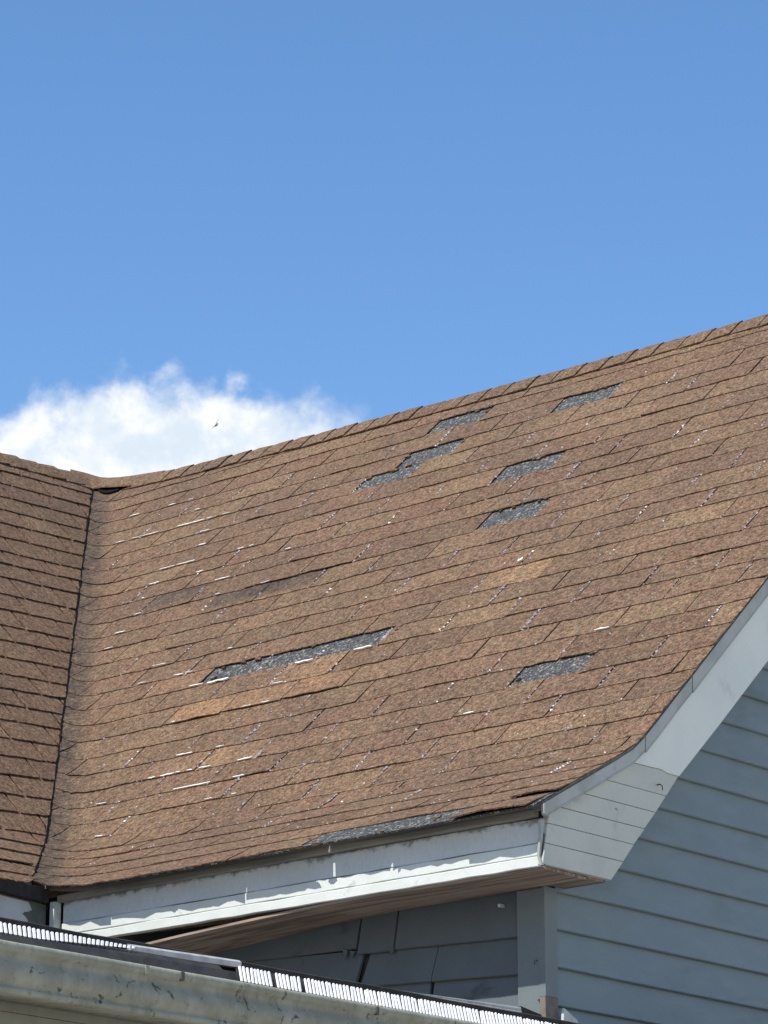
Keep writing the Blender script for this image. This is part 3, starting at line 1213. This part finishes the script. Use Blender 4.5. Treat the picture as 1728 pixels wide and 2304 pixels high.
nail('nail', -0.2, 0.34, 3.948, 'a', rake, 0.022)
nail('nail', -0.2, 0.12, 3.835, 'a', rake, 0.006, 'flange')

# ------------------------------------------------------------------ walls
gable = bpy.data.objects.new('gable_wall', None)
col.objects.link(gable)
gable.parent = house
front = bpy.data.objects.new('front_wall', None)
col.objects.link(front)
front.parent = house


def lap(along, z0, h, face, mat, parent, lo0, lo1, hi0, hi1, n=8, lab=None, tilt=0.0, wav=0.0013, out=0.021):
    """one clapboard; along='b' lies on the gable (faces -a), 'a' lies on the front (faces -b).
    lo0/hi0 ends at the butt, lo1/hi1 ends at the top"""
    rings = []
    for i in range(n):
        u = i / (n - 1)
        s0, s1 = lo0 + (hi0 - lo0) * u, lo1 + (hi1 - lo1) * u
        dz = tilt * s0 + jit(wav)
        o0 = face - out + jit(wav * 0.6)
        pr = [(o0 + 0.004, s0, z0 + dz), (o0, s0, z0 + 0.003 + dz), (face - 0.003, s1, z0 + h + dz), (face + 0.004, s1, z0 + h + dz),
              (o0 + 0.014, s0, z0 + dz)]
        rings.append([V(p, s, z) if along == 'b' else V(s, p, z) for p, s, z in pr])
    v, f = loft(rings)
    o = mk('siding_board', v, f, mat, parent)
    if lab:
        o['label'] = lab
    return o


def roof_lo(z):
    """depth at which the underside of the gable's roof reaches height z"""
    return max(0.036, (z + 0.22 - 3.851) / 0.947)


EXPO = 0.1194
zg = [3.226 + EXPO * i for i in range(-24, 29)]
for z in zg:
    l0, l1 = roof_lo(z - 0.02), roof_lo(z + EXPO - 0.005)
    r0, r1 = 5.70 - (l0 - 0.036), 5.70 - (l1 - 0.036)
    if r1 - l1 < 0.2:
        break
    lap('b', z, EXPO + 0.012, 0.0, M['siding'], gable, l0 if l0 > 0.04 else 0.036, l1 if l1 > 0.04 else 0.036, r0, r1, n=14)
# sheathing behind the boards
pts = [(0.0, 0.3), (5.72, 0.3), (5.72, 3.62), (5.5, 3.75), (2.86, 6.32), (0.2, 3.8), (0.0, 3.6)]
r0 = [V(0.006, b_, z_) for b_, z_ in pts]
r1 = [V(0.12, b_, z_) for b_, z_ in pts]
v, f = loft([r0, r1])
mk('sheathing', v, f, M['wall'], gable)

# front wall under the eave
v, f = box_data(0.121, 2.25, 0.006, 0.12, 0.3, 3.64)
mk('sheathing', v, f, M['black'], front)
FZ = [3.327 + 0.1195 * i for i in range(-25, 0)]
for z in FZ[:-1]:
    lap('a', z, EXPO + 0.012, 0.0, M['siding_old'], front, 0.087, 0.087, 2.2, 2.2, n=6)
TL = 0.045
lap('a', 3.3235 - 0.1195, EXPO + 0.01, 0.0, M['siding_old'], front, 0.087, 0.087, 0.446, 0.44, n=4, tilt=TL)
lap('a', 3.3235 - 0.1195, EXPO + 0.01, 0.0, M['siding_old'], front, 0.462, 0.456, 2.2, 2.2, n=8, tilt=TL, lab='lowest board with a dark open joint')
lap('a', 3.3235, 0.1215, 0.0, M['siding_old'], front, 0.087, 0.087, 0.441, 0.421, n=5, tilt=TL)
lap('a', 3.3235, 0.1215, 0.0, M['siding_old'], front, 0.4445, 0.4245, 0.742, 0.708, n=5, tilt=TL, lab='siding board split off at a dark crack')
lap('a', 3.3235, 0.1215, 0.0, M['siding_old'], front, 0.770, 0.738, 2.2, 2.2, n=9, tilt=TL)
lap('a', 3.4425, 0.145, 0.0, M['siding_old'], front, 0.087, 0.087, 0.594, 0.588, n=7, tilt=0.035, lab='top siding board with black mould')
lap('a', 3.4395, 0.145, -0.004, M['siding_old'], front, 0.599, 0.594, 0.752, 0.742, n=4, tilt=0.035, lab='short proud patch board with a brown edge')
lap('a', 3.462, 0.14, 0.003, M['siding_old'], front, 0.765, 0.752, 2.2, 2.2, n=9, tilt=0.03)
# ragged splinters at the break
for a0, z0, dz in ((0.77, 3.478, -0.02), (0.80, 3.485, -0.03), (0.60, 3.463, -0.012)):
    v = [V(a0, -0.019, z0), V(a0 + 0.022, -0.019, z0 + 0.004), V(a0 + 0.010, -0.021, z0 + dz), V(a0, -0.012, z0), V(a0 + 0.022, -0.012, z0 + 0.004),
         V(a0 + 0.01, -0.014, z0 + dz)]
    mk('splinter', v, [(0, 1, 2), (5, 4, 3), (0, 3, 4, 1), (1, 4, 5, 2), (2, 5, 3, 0)], M['siding_old'], front)
# small pale bracket by the corner
v, f = box_data(0.148, 0.158, -0.03, -0.008, 3.546, 3.556)
mk('bracket', v, f, M['plate'], front)
v, f = box_data(0.159, 0.164, -0.026, -0.008, 3.546, 3.556)
mk('bracket', v, f, M['nail'], front)

# corner boards
corner = bpy.data.objects.new('corner_board', None)
col.objects.link(corner)
corner.parent = house


def board_z(name, verts2d, z0, z1, mat, parent, n=10, lab=None):
    rings = []
    for z in frange(z0, z1, n):
        rings.append([V(a + jit(0.0006), b, z) for a, b in verts2d])
    v, f = loft(rings)
    o = mk(name, v, f, mat, parent)
    if lab:
        o['label'] = lab
    return o


board_z('front_board', [(-0.0245, -0.0265), (-0.0245, -0.004), (0.083, -0.004), (0.083, -0.0265)], 2.6, 3.588, M['corner'], corner)
board_z('side_board', [(-0.027, -0.0275), (-0.027, 0.0345), (-0.002, 0.0345), (-0.002, -0.0275)], 3.248, 3.59, M['corner'], corner)
board_z('side_board', [(-0.026, -0.0275), (-0.026, 0.034), (-0.002, 0.034), (-0.002, -0.0275)], 2.6, 3.247, M['rust'], corner,
        lab='bare brown lower end of the corner board')
nail('nail', 0.007, -0.0265, 3.361, 'b', corner, 0.012, 'rust')
nail('nail', -0.001, -0.0265, 3.24, 'b', corner, 0.005, 'nail')
v, f = box_data(-0.02, 0.07, -0.028, -0.01, 3.586, 3.597)
mk('gap_shim', v, f, M['nail'], corner)

# remaining walls of the house
v, f = box_data(2.26, 2.36, -3.0, 0.12, 0.3, 3.6)
mk('wing_wall', v, f, M['wall'], house)
v, f = box_data(0.12, 6.9, 5.6, 5.72, 0.3, 3.65)
mk('rear_wall', v, f, M['wall'], house)
v, f = box_data(6.78, 6.9, -3.0, 5.6, 0.3, 3.65)
mk('far_wall', v, f, M['wall'], house)
v, f = box_data(2.36, 6.78, -3.1, -3.0, 0.3, 3.65)
mk('wing_gable', v, f, M['wall'], house)
v, f = box_data(0.0, 6.9, -0.0, 5.7, 0.02, 0.3)
mk('foundation', v, f, M['plate'], house)
tag(house, 'weathered slate blue clapboard house with patched brown shingle roof', 'house')

# ------------------------------------------------------------------ low porch with gutter in front
porch = thing('porch', 'low porch with dark asphalt roof edge and olive beam below the gutter', 'porch')
rings = []
for b_ in frange(-4.2, 2.6, 40):
    j = jit(0.002)
    rings.append([V(-0.502, b_, 3.046 + j), V(-0.503, b_, 3.0625 + j), V(-0.497, b_, 3.0655 + j), V(-0.47, b_, 3.068), V(-0.47, b_, 3.046)])
v, f = loft(rings)
mk('roof_edge', v, f, M['black'], porch)
# weathered aluminium sheet roof behind the edge
v, f = loft([[V(-0.468, b_, 3.064), V(-0.03, b_, 3.108), V(-0.03, b_, 3.07), V(-0.468, b_, 3.046)] for b_ in frange(-4.2, 2.6, 12)])
mk('roof_sheet', v, f, M['sheet'], porch)
v, f = box_data(-0.028, 2.25, -4.2, -0.05, 3.07, 3.11)
mk('roof_sheet', v, f, M['sheet'], porch)
for z0, z1, aa in ((2.857, 3.04, -0.425), (2.62, 2.8555, -0.4245)):
    rings = [[V(aa, b_, z0), V(aa + jit(0.001), b_, z1), V(aa + 0.03, b_, z1), V(aa + 0.03, b_, z0)] for b_ in frange(-4.15, 2.55, 24)]
    v, f = loft(rings)
    mk('beam_board', v, f, M['beam'], porch)
for b_ in (-4.05, -0.7, 2.45):
    v, f = box_data(-0.415, -0.315, b_ - 0.05, b_ + 0.05, 0.02, 2.62)
    mk('post', v, f, M['beam'], porch)

gutter = thing('rain_gutter', 'grimy olive gutter with white ribbed leaf guard along the low porch edge', 'gutter')
prof = [(-0.545, 2.997), (-0.556, 2.999), (-0.560, 2.994), (-0.561, 2.982), (-0.556, 2.976), (-0.549, 2.973), (-0.546, 2.964), (-0.549, 2.955),
        (-0.556, 2.944), (-0.560, 2.930), (-0.558, 2.917), (-0.551, 2.905), (-0.543, 2.898), (-0.545, 2.894), (-0.549, 2.890), (-0.548, 2.881),
        (-0.540, 2.877), (-0.430, 2.880), (-0.430, 3.02), (-0.434, 3.02), (-0.434, 2.886), (-0.536, 2.883), (-0.541, 2.90), (-0.552, 2.93),
        (-0.541, 2.958), (-0.551, 2.985)]
rings = []
for b_ in frange(-4.2, 2.0, 80):
    j, j2 = jit(0.0003), jit(0.0003)
    rings.append([V(a_ + j, b_, z_ + j2 + 0.002 * (b_ + 2)) for a_, z_ in prof])
v, f = loft(rings)
mk('trough', v, f, M['gutter'], gutter, smooth=True)
# seam joints on the lip
for b_, w_ in ((-2.285, 0.006), (-2.16, 0.005), (-1.42, 0.004)):
    v, f = box_data(-0.5630, -0.552, b_ - w_, b_ + w_, 2.974, 2.9965)
    mk('lip_joint', v, f, M['gutter'] if w_ > 0.0055 else M['nail'], gutter)

# right run of guard: upright ribs standing clear
rib_me = None


def make_rib(name, parent, b_, a0, z0, a1, z1, w, me=None, skew=0.011):
    if me is None:
        rings = []
        for u in (0.0, 0.05, 0.5, 0.93, 1.0):
            hw = w * (0.6 if u in (0.0, 1.0) else 1.0)
            a_, z_ = (a1 - a0) * u, (z1 - z0) * u
            sk = skew * u
            rings.append([V(a_, sk - hw, z_), V(a_ - 0.002, sk - hw * 0.6, z_ + 0.001), V(a_ - 0.002, sk + hw * 0.6, z_ + 0.001), V(a_, sk + hw, z_),
                          V(a_ + 0.004, sk, z_ - 0.002)])
        v_, f_ = loft(rings)
        o_ = mk(name, v_, f_, M['guard'], parent, smooth=False)
    else:
        o_ = bpy.data.objects.new(name, me)
        col.objects.link(o_)
        o_.parent = parent
    o_.location = V(a0, b_, z0)
    o_.rotation_euler = (jit(0.03), jit(0.03), jit(0.03))
    return o_


def panel(name, pts, mat, parent, th=0.003, lab=None):
    """sheet through rows of points, given a thickness"""
    rings = [[p, q, (q[0], q[1] + th, q[2] - th * 0.4), (p[0], p[1] + th, p[2] - th * 0.4)] for p, q in pts]
    v_, f_ = loft(rings)
    o_ = mk(name, v_, f_, mat, parent)
    if lab:
        o_['label'] = lab
    return o_


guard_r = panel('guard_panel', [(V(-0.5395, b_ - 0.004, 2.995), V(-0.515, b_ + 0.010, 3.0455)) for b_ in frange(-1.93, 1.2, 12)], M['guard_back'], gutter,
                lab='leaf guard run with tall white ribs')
b_ = -1.925
me = None
while b_ < 0.25:
    if random.random() > 0.03:
        o = make_rib('rib', guard_r, b_, -0.5425, 3.0030, -0.5225, 3.0455, 0.0050, me)
        me = me or o.data
        if random.random() < 0.08:
            o.rotation_euler[1] += jit(0.14)
    b_ += 0.0138
# left run: tipped back, its ribs short, a dark apron below and a pale rail to the right
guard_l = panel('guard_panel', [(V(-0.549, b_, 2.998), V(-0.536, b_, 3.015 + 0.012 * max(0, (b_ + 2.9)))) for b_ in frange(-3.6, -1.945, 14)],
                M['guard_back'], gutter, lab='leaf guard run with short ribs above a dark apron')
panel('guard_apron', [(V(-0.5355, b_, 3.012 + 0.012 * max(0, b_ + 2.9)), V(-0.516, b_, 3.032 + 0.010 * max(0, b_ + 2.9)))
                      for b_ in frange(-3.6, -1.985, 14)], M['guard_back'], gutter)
b_ = -3.4
me = None
while b_ < -2.29:
    zlow = 3.018 + 0.029 * max(0, (b_ + 2.74) / 0.45)
    zlow -= 0.006
    f_ = min(0.95, max(0.08, (3.0475 - zlow) / 0.030))
    o = make_rib('rib', guard_l, b_, -0.5195 - 0.014 * f_, 3.0485 - 0.030 * f_, -0.5195, 3.0485, 0.0056, me, 0.007)
    me = me or o.data
    o.scale = (1, f_, f_)
    o.rotation_euler[0] += jit(0.05)
    b_ += 0.0155
rings = []
for b_ in frange(-2.30, -1.90, 10):
    z_ = 3.0445 + 0.010 * (b_ + 2.3) / 0.4
    rings.append([V(-0.516, b_, z_ - 0.010), V(-0.516, b_, z_ + 0.004), V(-0.508, b_, z_ + 0.010), V(-0.498, b_, z_ + 0.012), V(-0.498, b_, z_ - 0.01)])
v, f = loft(rings)
o = mk('guard_rail', v, f, M['rail'], gutter)
o['label'] = 'pale bent rail where the two guard runs meet'

# loose flashing strip lying on the porch roof edge
plate = thing('flashing_strip', 'loose pale grey metal flashing strip lying on the porch roof edge beside the corner board', 'flashing')
rings = []
for b_ in frange(-1.3, -0.674, 10):
    u = (b_ + 1.3) / 0.626
    z0, z1 = 3.0685 + 0.006 * u, 3.0745 + 0.0195 * u
    rings.append([V(-0.452, b_, z0), V(-0.449, b_, z1), V(-0.40, b_, z1 + 0.004), V(-0.398, b_, z1 + 0.002), V(-0.446, b_, z1 - 0.003), V(-0.449, b_, z0)])
v, f = loft(rings)
mk('metal_sheet', v, f, M['plate'], plate)
crease = [[V(-0.4535, b_, 3.073 + 0.010 * u_), V(-0.4535, b_, 3.0755 + 0.0125 * u_), V(-0.4515, b_, 3.0755 + 0.0125 * u_), V(-0.4515, b_, 3.073 + 0.01 * u_)]
          for b_, u_ in ((-1.2, 0.16), (-0.95, 0.56), (-0.68, 0.99))]
v, f = loft(crease)
mk('fold', v, f, M['rail'], plate)

# dark tar paper flap and bright flashing corner at the foot of the corner board
flap = thing('tar_paper_flap', 'black tar paper flap at the foot of the corner board behind the flashing strip', 'tar paper')
v = [V(-0.30, -0.50, 3.10), V(-0.30, -0.49, 3.134), V(-0.29, -0.38, 3.122), V(-0.29, -0.37, 3.09), V(-0.27, -0.50, 3.10), V(-0.27, -0.49, 3.134),
     V(-0.26, -0.38, 3.122), V(-0.26, -0.37, 3.09)]
mk('paper', v, [(0, 1, 2, 3), (7, 6, 5, 4), (0, 4, 5, 1), (1, 5, 6, 2), (2, 6, 7, 3), (3, 7, 4, 0)], M['black'], flap)
v = [V(-0.31, -0.505, 3.095), V(-0.31, -0.36, 3.092), V(-0.31, -0.36, 3.102), V(-0.31, -0.505, 3.104), V(-0.25, -0.505, 3.095), V(-0.25, -0.36, 3.092),
     V(-0.25, -0.36, 3.102), V(-0.25, -0.505, 3.104)]
mk('batten', v, [(0, 1, 2, 3), (7, 6, 5, 4), (0, 4, 5, 1), (1, 5, 6, 2), (2, 6, 7, 3), (3, 7, 4, 0)], M['drip'], flap)
cf_ = thing('corner_flashing', 'small white bent flashing corner right of the bare brown corner board end', 'flashing')
v = [V(-0.05, 0.03, 3.17), V(-0.05, 0.035, 3.215), V(-0.05, 0.10, 3.185), V(-0.05, 0.11, 3.165), V(-0.04, 0.03, 3.17), V(-0.04, 0.035, 3.215),
     V(-0.03, 0.10, 3.185), V(-0.03, 0.11, 3.165)]
mk('metal_wedge', v, [(0, 1, 2, 3), (7, 6, 5, 4), (0, 4, 5, 1), (1, 5, 6, 2), (2, 6, 7, 3), (3, 7, 4, 0)], M['plate'], cf_)

# ------------------------------------------------------------------ bird
d = Vector(((487 - 864) / 7573, 0, 0)) + cfw + cup * ((1152 - 956) / 7573)
pos = Vector((0, 0, 1.6)) + d.normalized() * 240
bv, bf = [], []
secs = []
for x, y, z, r in ((-0.32, 0, -0.03, 0.02), (-0.22, 0, 0, 0.07), (0, 0, 0.0, 0.10), (0.2, 0, 0.01, 0.07), (0.32, 0, 0.02, 0.03)):
    secs.append([(x, y + math.cos(t_ * math.pi / 4) * r, z + math.sin(t_ * math.pi / 4) * r) for t_ in range(8)])
v, f = loft(secs)
bv, bf = v, f
for s in (-1, 1):
    wr = []
    for y, x, z, c_, t_ in ((0.06, 0.05, 0.03, 0.17, 0.03), (0.22, 0.07, 0.10, 0.15, 0.022), (0.40, 0.0, 0.12, 0.11, 0.015), (0.56, -0.09, 0.09, 0.04, 0.01)):
        wr.append([(x + c_, s * y, z), (x, s * y, z + t_), (x - c_, s * y, z), (x, s * y, z - t_)])
    v, f = loft(wr)
    o_ = len(bv)
    bv += v
    bf += [tuple(o_ + q for q in ff) for ff in f]
bird = mk('bird', bv, bf, M['bird'], None, smooth=True)
bird.location = pos
bird.rotation_euler = (math.radians(-58), math.radians(8), math.radians(112))
bird.scale = (0.9, 0.9, 0.9)
tag(bird, 'small grey bird gliding in front of the white cloud', 'bird')

# ------------------------------------------------------------------ ground
g = 1500
gnd = mk('ground', [(-g, -g, 0), (g, -g, 0), (g, g, 0), (-g, g, 0)], [(0, 1, 2, 3)], M['ground'])
tag(gnd, 'pale gravel yard around the house', kind='structure')
